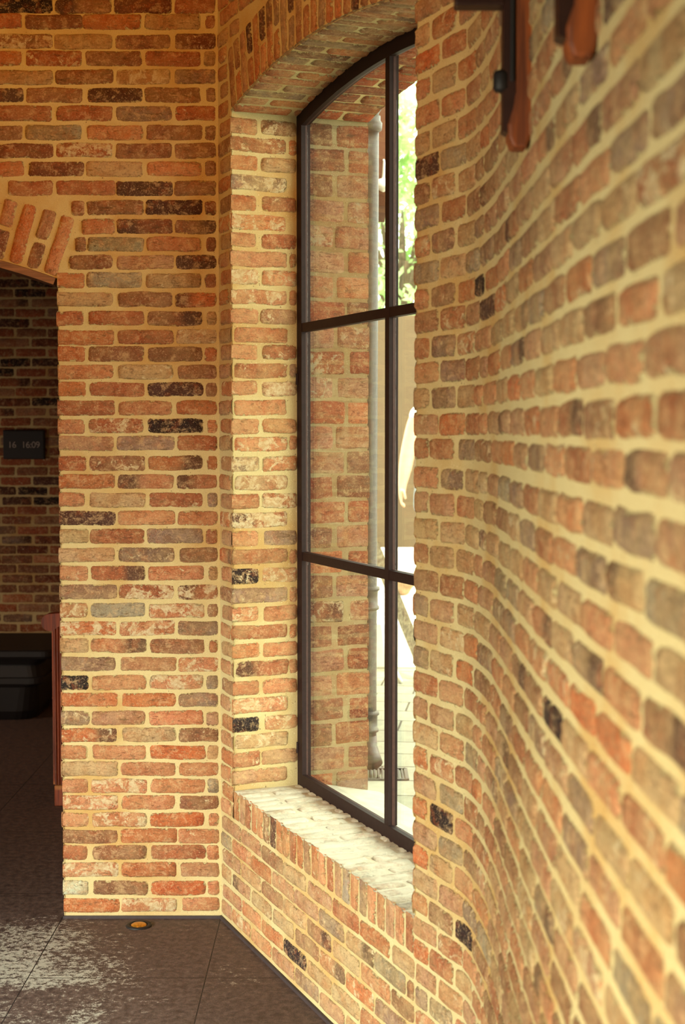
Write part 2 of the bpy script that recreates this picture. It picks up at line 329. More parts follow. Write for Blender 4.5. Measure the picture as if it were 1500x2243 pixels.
# ---------------------------------------------------------------- bricks
CLS = dict(o=(196, 104, 58), O=(204, 90, 40), r=(170, 86, 56), d=(122, 56, 40), s=(204, 132, 94), p=(184, 132, 104), b=(142, 88, 66),
           G=(142, 114, 102), g=(150, 142, 124), t=(194, 160, 118), k=(46, 38, 38), D=(86, 56, 50), w=(222, 226, 204))
POOL = 'ooorrrrsssssppppbbbbGGGgtttdD'
class Wall:
    def __init__(s): s.co = []; s.f = []; s.bc = []; s.e = []; s.bo = []; s.n = 0
    def add(s, P, F4, bc, e, bo):
        s.co.append(P); s.f.append(F4 + s.n); s.bc.append(bc); s.e.append(e); s.bo.append(bo); s.n += len(P)
    def grid(s, S, us, vs, mask=None, h=-.0028, flip=False):
        us = np.asarray(us); vs = np.asarray(vs); Ug, Vg = np.meshgrid(us, vs, indexing='ij')
        H = h + rng.normal(0, .0004, Ug.shape); s.sheet(S, Ug, Vg, H)
    def sheet(s, S, Ug, Vg, H):
        a, b = Ug.shape; P = S(Ug.ravel(), Vg.ravel(), (H+0*Ug).ravel()); i = np.arange(a*b).reshape(a, b)
        f = np.stack([i[:-1, :-1], i[1:, :-1], i[1:, 1:], i[:-1, 1:]], -1).reshape(-1, 4)
        n = a*b; s.add(P, f, np.tile([.5, .4, .3, 0], (n, 1)), np.full(n, -1.), np.zeros((n, 3)))
    def brick(s, S, cu, cv, a, b, cls='r', smear=.3, th=0., free='', H=None, ext=(0, 0), fine=1, seed=None):
        """one brick face; free lists sides (l r b t) that run on round a corner"""
        H = rng.uniform(.0012, .0045) if H is None else H
        b += .0016; a += 0 if free else .0014
        def axis(a, lo, hi, step):
            i = np.linspace(-a+.010, a-.010, max(2, int(2*a/step)+1)); x = [-a-.001, -a+.003] + list(i) + [a-.003, a+.001]
            x = np.array(x)
            if lo: x[0] = -a-ext[0]; x[1] = -a+.002
            if hi: x[-1] = a+ext[1]; x[-2] = a-.002
            return x
        xs = axis(a, 'l' in free, 'r' in free, .035/fine); ys = axis(b, False, False, .022/fine)
        X, Y = np.meshgrid(xs, ys, indexing='ij')
        ex = np.minimum(np.where('l' in free, 1., X+a), np.where('r' in free, 1., a-X)); ey = np.minimum(Y+b, b-Y)
        r = rng.uniform(.008, .018); e = np.minimum(ex, ey); c = (ex < r) & (ey < r)
        e = np.where(c, r-np.hypot(r-ex, r-ey), e)
        ph = rng.uniform(0, 6.28, 4); am = rng.uniform(.0004, .0022, 2)
        Yd = Y + am[0]*np.sin(X*rng.uniform(18, 45)+ph[0])*np.abs(Y)/b
        Xd = X + (am[1]*np.sin(Y*rng.uniform(50, 110)+ph[1])*(np.abs(X)/a)**4 if not free else 0)
        t = np.clip(e/.007, 0, 1); t = t*t*(3-2*t)
        h = -.0042 + (H+.0042)*t + (rng.normal(0, .0006, X.shape) + X/a*rng.uniform(-.0009, .0009))*t
        u = cu + Xd*math.cos(th) - Yd*math.sin(th); v = cv + Xd*math.sin(th) + Yd*math.cos(th)
        n = X.size; P = S(u.ravel(), v.ravel(), h.ravel()); m, k = X.shape; i = np.arange(n).reshape(m, k)
        f = np.stack([i[:-1, :-1], i[1:, :-1], i[1:, 1:], i[:-1, 1:]], -1).reshape(-1, 4)
        c = np.array(s2l(CLS[cls]))*rng.uniform(.86, 1.12)*(1+rng.normal(0, .03, 3)); c = np.clip(c, .01, .95)
        bc = np.tile([*c, smear], (n, 1)); sd = rng.uniform(0, 60, 3)
        bo = np.stack([X.ravel()+sd[0], Y.ravel()+sd[1], h.ravel()+sd[2]], -1)
        if cls not in 'kwD' and rng.random() < .08 and a > .07:          # a brick burnt darker at one end
            q = np.clip((X.ravel()*rng.choice([-1, 1])-a*.1)/.012, 0, 1)[:, None]; bc[:, :3] = bc[:, :3]*(1-q)+np.array(s2l((84, 58, 52)))*q*.9+bc[:, :3]*q*.1
        s.add(P, f, bc, e.ravel(), bo)
    def build(s, name, mat, parent=None):
        co = np.concatenate(s.co); f = np.concatenate(s.f); me = bpy.data.meshes.new(name)
        me.vertices.add(len(co)); me.vertices.foreach_set('co', co.astype(np.float32).ravel())
        me.loops.add(len(f)*4); me.polygons.add(len(f)); me.loops.foreach_set('vertex_index', f.astype(np.int32).ravel())
        me.polygons.foreach_set('loop_start', np.arange(len(f), dtype=np.int32)*4)
        me.polygons.foreach_set('use_smooth', np.ones(len(f), dtype=bool))
        me.update(calc_edges=True)
        A = me.attributes.new('bc', 'FLOAT_COLOR', 'POINT'); A.data.foreach_set('color', np.concatenate(s.bc).astype(np.float32).ravel())
        A = me.attributes.new('edge', 'FLOAT', 'POINT'); A.data.foreach_set('value', np.concatenate(s.e).astype(np.float32))
        A = me.attributes.new('bco', 'FLOAT_VECTOR', 'POINT'); A.data.foreach_set('vector', np.concatenate(s.bo).astype(np.float32).ravel())
        me.materials.append(mat); o = bpy.data.objects.new(name, me); link(o, parent); return o
def pick(pool=POOL): return pool[rng.integers(len(pool))]
def smr(m=.35): return float(np.clip(rng.beta(1.6, 2.6)*2*m, 0, 1))
def intervals(pred, u0, u1, v, hb=.026, du=.004):
    us = np.arange(u0, u1+1e-9, du); ok = np.array([pred(u, v-hb) and pred(u, v+hb) for u in us]); out = []; st = None
    for u, k in zip(us, ok):
        if k and st is None: st = u
        if not k and st is not None: out.append((st, u)); st = None
    if st is not None: out.append((st, u1))
    return out
J = .0115; PER = .2135
def row(Wl, S, k, v, a0, a1, phase, codes=None, fl=False, fr=False, jv=.0115, hb=.0265, pool=POOL, sm=.35, over=None, arr=None, per=PER, fine=1, minlen=.028):
    """lay one course between a0 and a1; phase = where a full brick starts"""
    i0 = math.floor((a0-phase)/per)-1; bs = []
    for i in range(i0, i0+int((a1-a0)/per)+4):
        jt = rng.normal(0, .003); x0 = phase+i*per+jv/2+jt; x1 = phase+(i+1)*per-jv/2+rng.normal(0, .003)
        y0 = a0 + (0 if fl else J*.4) if x0 < a0+J*.6 else x0; y1 = a1 - (0 if fr else J*.4) if x1 > a1-J*.6 else x1
        if y1-y0 > minlen: bs.append([y0, y1])
        elif bs and x0 < a1 and x1 > a0 and y1-y0 > 0 and fr: bs[-1][1] = y1
    m = len(bs)
    for j, (x0, x1) in enumerate(bs):
        c = None; s_ = smr(sm)
        if codes:
            q = j-(m-len(codes))
            if 0 <= q: c = codes[q][0]; s_ = .78 if '*' in codes[q] else s_*.9
        c = c or pick(pool); cu = (x0+x1)/2; a = (x1-x0)/2
        if over is not None:
            px, py = proj(S(np.array([cu]), np.array([v]), np.array([0.]))[0])
            for (ox, oy, oc) in over:
                p0 = proj(S(np.array([x0]), np.array([v]), np.array([0.]))[0])[0]; p1 = proj(S(np.array([x1]), np.array([v]), np.array([0.]))[0])[0]
                if min(p0, p1) <= ox <= max(p0, p1) and abs(oy-py) < 22: c = oc; s_ = .1
        free = ('l' if fl and abs(x0-a0) < 1e-6 else '') + ('r' if fr and abs(x1-a1) < 1e-6 else '')
        e = arr.get(k, .002) if arr else .002
        Wl.brick(S, cu, v+rng.normal(0, .001), a, hb*rng.uniform(.95, 1.04), c, s_, rng.normal(0, .006), free, ext=(e, e), fine=fine)

# heights of the courses, read off the doorway pier
ROWY = [1982, 1945, 1905, 1868, 1832, 1795, 1758, 1722, 1685, 1648, 1610, 1573, 1533, 1495, 1455, 1415, 1377, 1337, 1297, 1255, 1215, 1175, 1135, 1095, 1055, 1015, 971,
        933, 893, 853, 815, 775, 738, 698, 656, 614, 574, 535, 496, 455, 412, 370, 330, 290, 248, 208, 168, 128, 91, 48, 13]
ZR = [at(300, y, D).z for y in ROWY]
while ZR[-1] < TOPZ-.06: ZR.append(ZR[-1]+.0655)
HB = [.0265 if i == 0 else .0265 for i in range(len(ZR))]
ARR = {k: float(rng.uniform(.0005, .0065)) for k in range(80)}      # how far each corner brick stands out at an arris
CODES = {50: 'k b d r', 49: 'r d o t r', 48: 'b* t b d', 47: 'o r b r t', 46: 't b t* G', 45: 'D b D b b', 44: 'r r G r', 43: 'b g s b b', 42: 'd r* b b', 41: 'o d t s b',
 40: 'r r D b', 39: 'r b D d', 38: 's d b', 37: 'b g s d', 36: 'b p D', 35: 'o g t b', 34: 't b o', 33: 'r r b t', 32: 'o r t*', 31: 'o b b s', 30: 's t* b', 29: 'o r D b', 28: 'r s o',
 27: 's r* k s', 26: 'p G r', 25: 'r b o o', 24: 'o s r', 23: 's t r G', 22: 'D s s', 21: 't r G r', 20: 't G b', 19: 's r s t', 18: 'G r* r*', 17: 's* g s* b', 16: 'o* s* G', 15: 't s b r',
 14: 'G p s*', 13: 'k s s* g', 12: 'o o G', 11: 'G p s p', 10: 'O t b', 9: 's s O t', 8: 't s s', 7: 's s* s g', 6: 's* s b', 5: 's s* O s', 4: 'b o s', 3: 'r b r s', 2: 's* o p', 1: 'w b O s', 0: 'o s* s'}
CODES = {k: v.split() for k, v in CODES.items()}

# ================================================================ SETTING
# ---- front wall with the arched doorway
Fw = Wall()
def f_ok(u, v):
    du = u-FCX; dz = v-FCZ; r = math.hypot(du, dz)
    if abs(u-FCX) < XJ-FCX and r < FR and v < FCZ+FR+.01: return False
    if v < FCZ+FR*math.cos(FTH) and XL < u < XJ: return False
    if abs(math.atan2(du, dz)) < FTH+.001 and r < FR+RING+.004: return False
    return True
xs = np.unique(np.concatenate([np.linspace(-5, XL, 12), np.linspace(XL, XJ, 40), np.linspace(XJ, CX+.02, 14)]))
zi = lambda x: FCZ+math.sqrt(max(FR*FR-(x-FCX)**2, 0))
for a, b in zip(xs[:-1], xs[1:]):
    inside = a >= XL-1e-6 and b <= XJ+1e-6
    za, zb = (zi(a), zi(b)) if inside else (0, 0)
    n = 40; t = np.linspace(0, 1, n); V = np.stack([za+(TOPZ-za)*t, zb+(TOPZ-zb)*t]); Ug = np.stack([np.full(n, a), np.full(n, b)])
    Fw.sheet(S_front, Ug, V, np.full(Ug.shape, -.0028))
    Fw.sheet(lambda u, v, h: np.stack([u, np.full_like(u, D+TW), v], -1), Ug, V, 0*Ug)
for k, z in enumerate(ZR):
    full = k % 2 == 0; ph = XJ - J/2 if full else XJ - J/2 - PER/2
    for a0, a1 in intervals(f_ok, -3.2, CX-.002, z):
        if a1-a0 < .03: continue
        atj = abs(a0-XJ) < .012
        row(Fw, S_front, k, z, XJ if atj else a0, a1, ph, CODES.get(k), fl=atj, arr=ARR, sm=.40 if k < 30 else .30, fine=1.3)
# voussoirs of the doorway arch
nv = int(2*FTH*FR/.064); pat = ['f', 'h']
for i in range(nv):
    th = FTH - (i+.5)*2*FTH/nv; a = .0252*(1+.04); 
    segs = [(0, RING-.008)] if i % 2 == 0 else ([(0, .098), (.112, RING-.006)] if i % 4 == 1 else [(0, .104), (.118, RING-.01)])
    for s0, s1 in segs:
        r = FR + (s0+s1)/2 + .004; ku = FCX + r*math.sin(th); kv = FCZ + r*math.cos(th)
        cc = ['s', 'r', 'p', 'd', 'o', 'b'][(i*5+int(s0*30)) % 6]
        Fw.brick(S_front, ku, kv, (s1-s0)/2, .0245, cc, smr(.4), math.pi/2-th, fine=1.3)
# doorway reveals and jamb bricks seen from the side
for xj, sg in ((XJ, -1), (XL, 1)):
    Sj = lambda u, v, h, xj=xj, sg=sg: np.stack([xj+sg*h+0*u, D+u, v+0*u], -1)
    Fw.grid(Sj, np.linspace(0, TW, 5), np.linspace(0, 2.345, 40))
    for k, z in enumerate(ZR):
        if z < 2.31: row(Fw, Sj, k, z, 0, TW, -.1 if k % 2 else 0, fl=True, fr=True, arr=ARR)
tht = np.linspace(-FTH, FTH, 40)
Tg, Vg = np.meshgrid(tht, [0, TW], indexing='ij')
Fw.sheet(lambda u, v, h: np.stack([FCX+FR*np.sin(u), D+v, FCZ+FR*np.cos(u)], -1), Tg, Vg, 0*Tg)
tag(Fw.build('wall_front', M_BRICK), 'reclaimed brick pier and wall face beside and above the arched doorway', 'wall', kind='structure')

# ---- window wall, pier and the curve that runs past the camera
Ww = Wall()
OVER = [(948+24, 1797, 'k'), (1030, 2062, 'k'), (945, 345, 'D'), (1045, 605, 'k'), (1057, 660, 'D'), (1100, 692, 'D'), (1198, 1582, 'k'), (1262, 1768, 'G'), (1166, 1790, 'D'),
        (940, 1135, 'D'), (1000, 790, 'G'), (975, 905, 'O'), (925, 980, 'r'), (1000, 922, 'O'), (1030, 1450, 'O'), (990, 120, 'r'), (950, 110, 'O'), (1367, 865, 'O'), (1365, 1105, 'O'), (1000, 1875, 'D'),
        (1240, 790, 'O'), (1205, 790, 'O'), (1130, 830, 'O'), (1270, 1560, 'O'), (1340, 1620, 'O'), (1450, 1240, 'r'), (1195, 1420, 'g'), (1235, 1360, 'g'), (1420, 1350, 'g'), (1440, 1900, 'g'), (1100, 480, 'G'),
        (970, 1285, 'r'), (925, 1300, 'o'), (1040, 1400, 'o'), (940, 1655, 'g'), (990, 1740, 'g'), (1010, 1850, 'g'), (930, 1870, 'O'), (925, 1770, 'O'), (1140, 290, 'r'), (1035, 115, 'G'), (665, 2112, 'k')]
def w_ok(u, v):
    if S0 <= u <= S1 and v > ZS-.112 and v < ZSPR: return False
    du = u-UC; dz = v-ZA; r = math.hypot(du, dz)
    if abs(du) < HS and v > ZSPR-.05 and r < RA: return False
    if abs(math.atan2(du, dz)) < TH+.002 and r < RA+RING+.005 and v > ZSPR-.05: return False
    return True
def strip(us, za, zb, n, S=S_wall, Wl=None, h=-.0028):
    Wl = Wl or Ww
    for a, b in zip(us[:-1], us[1:]):
        t = np.linspace(0, 1, n); A = za(a) if callable(za) else za; A2 = za(b) if callable(za) else za
        V = np.stack([A+(zb-A)*t, A2+(zb-A2)*t]); Ug = np.stack([np.full(n, a), np.full(n, b)]); Wl.sheet(S, Ug, V, np.full(Ug.shape, h))
strip(np.linspace(-.004, S0, 4), 0, TOPZ, 60)
strip(np.linspace(S0, S1, 32), 0, ZS-.003, 8)
strip(np.linspace(S0, S1, 32), arch_z, TOPZ, 16)
strip(np.concatenate([np.linspace(S1, 1.9, 5), np.arange(1.92, 2.4, .02), np.arange(2.44, SMAX, .07)]), 0, TOPZ, 60)
ZRW = [.030 + .0655*k for k in range(64) if .03+.0655*k < TOPZ-.03]
ZRW = [ZR[k] if k < len(ZR) else ZR[-1]+.0655*(k-len(ZR)+1) for k in range(len(ZR))]
for k, z in enumerate(ZRW):
    ph = .02 if k % 2 else .02 + PER/2
    for a0, a1 in intervals(w_ok, 0.002, min(SMAX, 7.2), z):
        if a1-a0 < .02: continue
        r_ = abs(a1-S0) < .012; l_ = abs(a0-S1) < .012
        pl = 'oorrsssssspppppttttttGGgbbb'
        if a1 > 3:                                 # the pier is laid in shorter bricks, then stretchers follow the curve
            E1 = S1-J/2+.142*3-(0 if k % 2 else .055)
            if not l_: row(Ww, S_wall, k, z, a0, min(S1, a1), ph, over=OVER, sm=.42, fine=1.3, pool=pl) if a0 < S1-.05 else None
            b0 = S1 if a0 < S1+.02 else a0
            row(Ww, S_wall, k, z, b0, E1, S1-J/2 if k % 2 else S1-J/2-.055, fl=l_, arr=ARR, over=OVER, sm=.42, pool=pl, fine=1.3, per=.142)
            row(Ww, S_wall, k, z, E1, a1, E1+rng.uniform(-.01, .01)-(.222*rng.choice([0, .5])), over=OVER, sm=.42, pool=pl, fine=1.3, jv=.022, hb=.0248, per=.222)
        else:
            row(Ww, S_wall, k, z, a0, S0 if r_ else a1, ph, fr=r_, arr=ARR, over=OVER, sm=.42, minlen=.02, fine=1.3, pool='ooorrssssssppppttttbbbG')
# arch ring over the window
nv = int(2*TH*RA/.0635)
for i in range(nv):
    th = -TH + (i+.5)*2*TH/nv
    segs = [(0, RING-.006)] if i % 2 == 0 else [(0, .10), (.114, RING-.006)]
    for s0, s1 in segs:
        r = RA+(s0+s1)/2+.003; Ww.brick(S_wall, UC+r*math.sin(th), ZA+r*math.cos(th), (s1-s0)/2, .0245, pick('oorrsbbGGpD'), smr(.25), math.pi/2-th, fine=1.3)
# brick-on-edge course under the sill, seen from the front
n = int((S1-S0)/.0632); SE = [(float(rng.uniform(.001, .0045)), float(rng.uniform(.001, .005))) for i in range(n)]
for i in range(n):
    cu = S0+(i+.5)*(S1-S0)/n; z0 = ZS-.103; Ww.brick(S_wall, cu, (z0+ZS)/2, (ZS-z0)/2, .0255, {int(n*.29): 'D'}.get(i, pick('oorssspptGgb')), smr(.35), math.pi/2, 'r', H=SE[i][1], ext=(0, SE[i][0]), fine=1.3)
# inner reveals, each corner brick wraps
JOV = {19: ('k', 's'), 11: ('k', 's'), 42: ('d', 'r'), 40: ('r', 'r'), 43: ('s', 'b'), 20: ('r', 's'), 10: ('r', 's'), 38: ('r', 'd')}
for s_, sg in ((S0, 1), (S1, -1)):
    Sr = S_rev(s_, sg); Ww.grid(Sr, np.linspace(0, DI, 6), np.linspace(ZS-.01, ZSPR+.012, 50))
    for k, z in enumerate(ZRW):
        if ZS+.015 < z < ZSPR-.02:
            row(Ww, Sr, k, z, 0, DI, 0 if k % 2 == 0 else -PER/2, JOV.get(k) if k in JOV and k % 2 else None, fl=True, arr=ARR, sm=.62, pool='rrrroossssspptG', fine=1.3)
# soffit of the arch, inside
us = np.linspace(S0, S1, 60); Ug, Vg = np.meshgrid(us, np.linspace(0, DO, 12), indexing='ij'); Ww.sheet(S_sof, Ug, Vg, np.full(Ug.shape, -.0028))
n = int((S1-S0)/.0635)
for i in range(n):
    cu = S0+(i+.5)*(S1-S0)/n; segs = [(0, .212), (.224, DI)] if i % 2 == 0 else [(0, .10), (.112, DI)]
    for s0, s1 in segs:
        if s1-s0 > .02: Ww.brick(S_sof, cu, (s0+s1)/2, (s1-s0)/2, .0255, pick('oosrrbbpGG'), smr(.35), math.pi/2, fine=1.3)
# outer surface, straight part then following the curve
def S_outcurve(u, v, h): return S_wall(u, v, -DO-h)
strip(np.linspace(-.65, S0, 6), -.2, TOPZ, 20, S_outcurve); strip(np.linspace(S0, S1, 12), -.2, .44, 4, S_outcurve); strip(np.linspace(S0, S1, 32), arch_z, TOPZ, 6, S_outcurve)
strip(np.concatenate([np.linspace(S1, 1.9, 3), np.arange(1.95, SMAX, .1)]), -.2, TOPZ, 8, S_outcurve)
tag(Ww.build('wall_right', M_BRICK_PALE), 'brick wall with the window that bends past the pier and curves towards the camera', 'wall', kind='structure')
# ---- outer leaf of larger bricks: reveals, soffit and face beside the window
Ow = Wall(); CO = .0905; zo = .46
OP = 'rrrpppbbbssp'
for s_, sg in ((S0, 1), (S1, -1)):
    Sr = S_rev(s_ - sg*.0, sg); Ow.grid(Sr, np.linspace(DF-.02, DO, 6), np.linspace(.42, ZSPR+.003, 40), h=-.001)
    k = 0; z = zo+.045
    while z < ZSPR-.02:
        e = {k: float(rng.uniform(.001, .008))}
        row(Ow, Sr, k, z, DF-.02, DO, DO-.31 if k % 2 else DO-.13-.225, None, fr=True, arr=e, hb=.0415, pool=OP, sm=.42, per=.225 if k % 2 else .225, fine=1.3)
        k += 1; z += CO
n = int((S1-S0)/.078)
for i in range(n):
    cu = S0+(i+.5)*(S1-S0)/n; segs = [(DF-.01, .40), (.412, DO+.003)] if i % 2 == 0 else [(DF-.01, DO-.02+.02)]
    for s0, s1 in segs: Ow.brick(S_sof, cu, (s0+s1)/2, (s1-s0)/2, .033, pick('OOoor'), smr(.15), math.pi/2, H=.004)
for k in range(36):
    z = zo+.045+CO*k
    for a0, a1 in ((-.6, S0), (S1, 2.6)):
        if z > ZSPR-.03: continue
        row(Ow, S_outcurve, k, z, a0, a1, .1 if k % 2 else 0, hb=.0415, pool=OP, sm=.3, per=.225)
nv = 24
for i in range(nv):
    th = -TH+(i+.5)*2*TH/nv; r = RA+.12; Ow.brick(S_outcurve, UC+r*math.sin(th), ZA+r*math.cos(th), .108, .028, pick('OOor'), .2, math.pi/2-th)
for k in range(3):
    z = zo-.045-CO*k; row(Ow, S_outcurve, k, z, -.6, 2.6, .1 if k % 2 else 0, hb=.0415, pool=OP, sm=.3, per=.225)
tag(Ow.build('trim_1', M_BRICK_OUT), 'outer reveal of larger pinkish bricks seen through the panes', 'brick reveal', kind='structure')

# ---- far wall of the back room
Bw = Wall(); Bw.grid(S_far, np.linspace(-6, -.9, 40), np.linspace(0, 3.3, 30))
k = 0; z = .02
FO = {}
while z < 3.28:
    row(Bw, S_far, k, z+.0, -3.6, -1.2, -2.28 + (PER/2 if k % 2 else 0), over=[(70, 629, 'k'), (105, 868, 'k'), (15, 800, 'k'), (103, 1077, 'k'), (25, 1077, 'D')], pool='rrrrrddbbbbbspGD', sm=.30, fine=.7)
    k += 1; z += .0655
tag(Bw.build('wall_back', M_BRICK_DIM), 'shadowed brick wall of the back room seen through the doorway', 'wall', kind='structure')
# ---- plain shell
def slab(name, lo, hi, m, label, cat): return tag(MB().box(lo, hi).build(name, m), label, cat, kind='structure')
fb = MB(); out = [Vector((*p, -.06)) for p in [(-6.2, -4.2), (3.0, -4.2)]]
pp = [PATH[i] for i in range(len(PATH)-1, -1, -6)]
pts = [(-6.2, -4.2), (2.9, -4.2)] + [(p[0]+.12, p[1]) for p in pp if p[1] < 3.4] + [(CX+.1+U[0]*s, D+U[1]*s) for s in (1.8, 1.0, 0)] + [(-.85, 5.9), (-.85, 10.1), (-6.2, 10.1)]
fb.prism([Vector((x, y, -.08)) for x, y in pts], (0, 0, .08))
fl = fb.build('floor', M_FLOOR); tag(fl, 'dark slate slab floor, pale sheen painted in', 'floor', kind='structure')
slab('ceiling', (-6.2, -4.2, TOPZ), (3.1, 5.9, TOPZ+.15), M_CEIL, 'boarded ceiling above the front room', 'ceiling')
slab('ceiling', (-6.2, D+TW, 3.3), (-.6, 10.2, 3.45), M_CEIL, 'boarded ceiling of the back room', 'ceiling')
slab('wall_left', (-6.3, -4.2, 0), (-6.1, 10.2, TOPZ), M_PLASTER, 'plastered wall far to the left', 'wall')
slab('wall_rear', (-6.2, -4.4, 0), (3.1, -4.2, TOPZ), M_PLASTER, 'plastered wall behind the viewer', 'wall')
slab('wall_passage', (-.9, D+TW+.0, 0), (-.62, 10.2, 3.4), M_PLASTER, 'side wall of the back room', 'wall')
MBs = MB().prism([Vector((x, y, -.2)) for x, y in ((-.62, 5.72), (-.2, 5.72), (-.16, 6.04), (-.62, 6.2))], (0, 0, TOPZ+.2))
tag(MBs.build('wall_corner', M_PLASTER), 'corner mass between the window wall and the back room', 'wall', kind='structure')
# thin dark skirting line where walls meet the slate
sk = MB(); sk.box((XJ-.004, D-.004, 0), (CX, D+.02, .010))
tag(sk.build('baseboard_front', M_LEAD), 'thin dark mortar line at the foot of the pier', 'skirting', kind='structure')
sk = MB(); ring = []
for s in np.linspace(0, 6.0, 120):
    a = S_wall(np.array([s]), np.array([0.]), np.array([.006]))[0]; b = S_wall(np.array([s]), np.array([0.]), np.array([-.02]))[0]
    ring.append([Vector((a[0], a[1], 0)), Vector((a[0], a[1], .012)), Vector((b[0], b[1], .012)), Vector((b[0], b[1], 0))])
sk.rings(ring); tag(sk.build('baseboard_right', M_LEAD), 'thin dark mortar line at the foot of the window wall', 'skirting', kind='structure')
# arched oak board lining the doorway head
bm_ = MB(); R_ = []
for th in np.linspace(-FTH*.992, FTH*.992, 48):
    s_, c_ = math.sin(th), math.cos(th); R_.append([Vector((FCX+r*s_, y, FCZ+r*c_)) for r, y in ((FR-.001, D-.002), (FR-.026, D-.001), (FR-.026, D+TW), (FR-.001, D+TW))])
bm_.rings(R_); tag(bm_.build('trim_2', M_OAK), 'curved rough timber board lining the doorway arch', 'trim', kind='structure')

# ================================================================ WINDOW
def WP(s, n, z): p = C0+U*s+N*n; return Vector((p[0], p[1], z))
win = empty('window_1', WP(UC, DI, ZS)); tag(win, 'dark bronze metal window of six panes under a shallow arch', 'window', kind='structure')
def arched_ring(o0, o1, n0, n1):
    """closed frame between inset o0 and o1, from depth n0 to n1"""
    def loop(o, n):
        pts = [WP(S0+o, n, ZS+o), WP(S1-o, n, ZS+o)]
        for t in np.linspace(1, -1, 41):
            u = UC+(HS-o)*t; z = ZA+math.sqrt((RA-o)**2-(u-UC)**2); pts.append(WP(u, n, z))
        return pts
    A, B, Cc, Dd = loop(o0, n0), loop(o1, n0), loop(o1, n1), loop(o0, n1)
    return [[A[i], B[i], Cc[i], Dd[i]] for i in range(len(A))]
fm = MB(); fm.rings(arched_ring(-.004, .044, DI-.004, DI+.012), closed=True); fm.rings(arched_ring(-.004, .036, DI+.012, DF), closed=True)
fm.build('window_frame', M_STEEL, win)
US = [S0+.046, UC-.021+.025, UC+.021+.025, S1-.046]
UM = UC+.025; ZT = [at(668, 712, D-.15).z, 0]
# transom heights are read off where they meet the left stile
pL = WP(S0+.03, DI, 0); ZT1 = at(668, 718, pL.y).z; ZT2 = at(668, 1218, pL.y).z
m = MB(); zt = arch_z(UM)-.03
def bar_v(mb, u, w, n0, n1, z0, z1): mb.prism([WP(u-w, n0, z0), WP(u+w, n0, z0), WP(u+w, n1, z0), WP(u-w, n1, z0)], (0, 0, z1-z0))
def bar_h(mb, z, w, n0, n1, u0, u1): mb.prism([WP(u0, n0, z-w), WP(u0, n0, z+w), WP(u0, n1, z+w), WP(u0, n1, z-w)], WP(u1, 0, 0)-WP(u0, 0, 0))
bar_v(m, UM, .0155, DI-.003, DI+.010, ZS+.04, zt); bar_v(m, UM, .009, DI+.010, DF-.002, ZS+.04, zt); m.build('mullion', M_STEEL, win)
for z in (ZT1, ZT2):
    m = MB(); bar_h(m, z, .0155, DI-.002, DI+.010, S0+.03, S1-.03); bar_h(m, z, .009, DI+.010, DF-.002, S0+.03, S1-.03); m.build('transom', M_STEEL, win)
def pane_loop(u0, u1, z0, z1, o, n):
    u0 += o; u1 -= o; z0 += o
    if z1 is not None: z1 -= o; return [WP(u0, n, z0), WP(u1, n, z0), WP(u1, n, z1), WP(u0, n, z1)]
    return [WP(u0, n, z0), WP(u1, n, z0)] + [WP(u, n, ZA+math.sqrt((RA-.035-o)**2-(u-UC)**2)) for u in np.linspace(u1, u0, 17)]
cols_ = ((S0+.035, UM-.0085), (UM+.0085, S1-.035)); rows_ = ((ZS+.035, ZT2-.0085), (ZT2+.0085, ZT1-.0085), (ZT1+.0085, None))
for (u0, u1) in cols_:
    for (z0, z1) in rows_:
        # glazing bead and glass of one light
        bd = MB(); r4 = [pane_loop(u0, u1, z0, z1, o, n) for o, n in ((0, DI+.008), (.008, DI+.010), (.008, DI+.019), (0, DI+.019))]
        bd.rings([[r4[j][i] for j in range(4)] for i in range(len(r4[0]))], closed=True); bd.build('glazing_bead', M_BEAD, win)
        g = MB(); lp = pane_loop(u0, u1, z0, z1, .001, DI+.0195); d = N*.004; g.prism(lp, (d[0], d[1], 0)); g.build('pane', M_GLASS, win)
for z in (at(655, 830, pL.y).z, at(655, 1640, pL.y).z):
    MB().tube([WP(S0-.002+.006, DI-.006, z-.02), WP(S0+.006, DI-.006, z+.02)], .005, 10).build('hinge', M_STEEL, win)
# brick-on-edge sill
sl = Wall(); sl.grid(S_sill, np.linspace(S0-.002, S1, 40), np.linspace(-.003, DI+.04, 8), h=-.002)
n = int((S1-S0)/.0632)
for i in range(n):
    cu = S0+(i+.5)*(S1-S0)/n; H, e = SE[i]
    for s0, s1, fr_ in ([(0, .215, 1), (.226, DI+.03, 0)] if i % 2 == 0 else [(0, .105, 1), (.117, DI+.03, 0)]):
        sl.brick(S_sill, cu, (s0+s1)/2, (s1-s0)/2, .0262, pick('twwtw'), .45, math.pi/2, 'l' if fr_ else '', H=H, ext=(e, 0), fine=1.3)  # near-white classes carry the painted daylight on the sill top
sl.build('window_sill', M_BRICK_SILL, win)
# outer sloping stone sill
os_ = MB(); os_.prism([WP(S0, DF-.01, ZS+.008), WP(S0, DO+.05, .455), WP(S0, DO+.05, .40), WP(S0, DF-.01, .40)], WP(S1, 0, 0)-WP(S0, 0, 0)).build('outer_sill', M_STONE, win)

# ================================================================ OUTSIDE
G = .27
gr = MB().box((-.62, -6, G-.3), (14, 9.62, G)).build('ground', M_PAVE); 
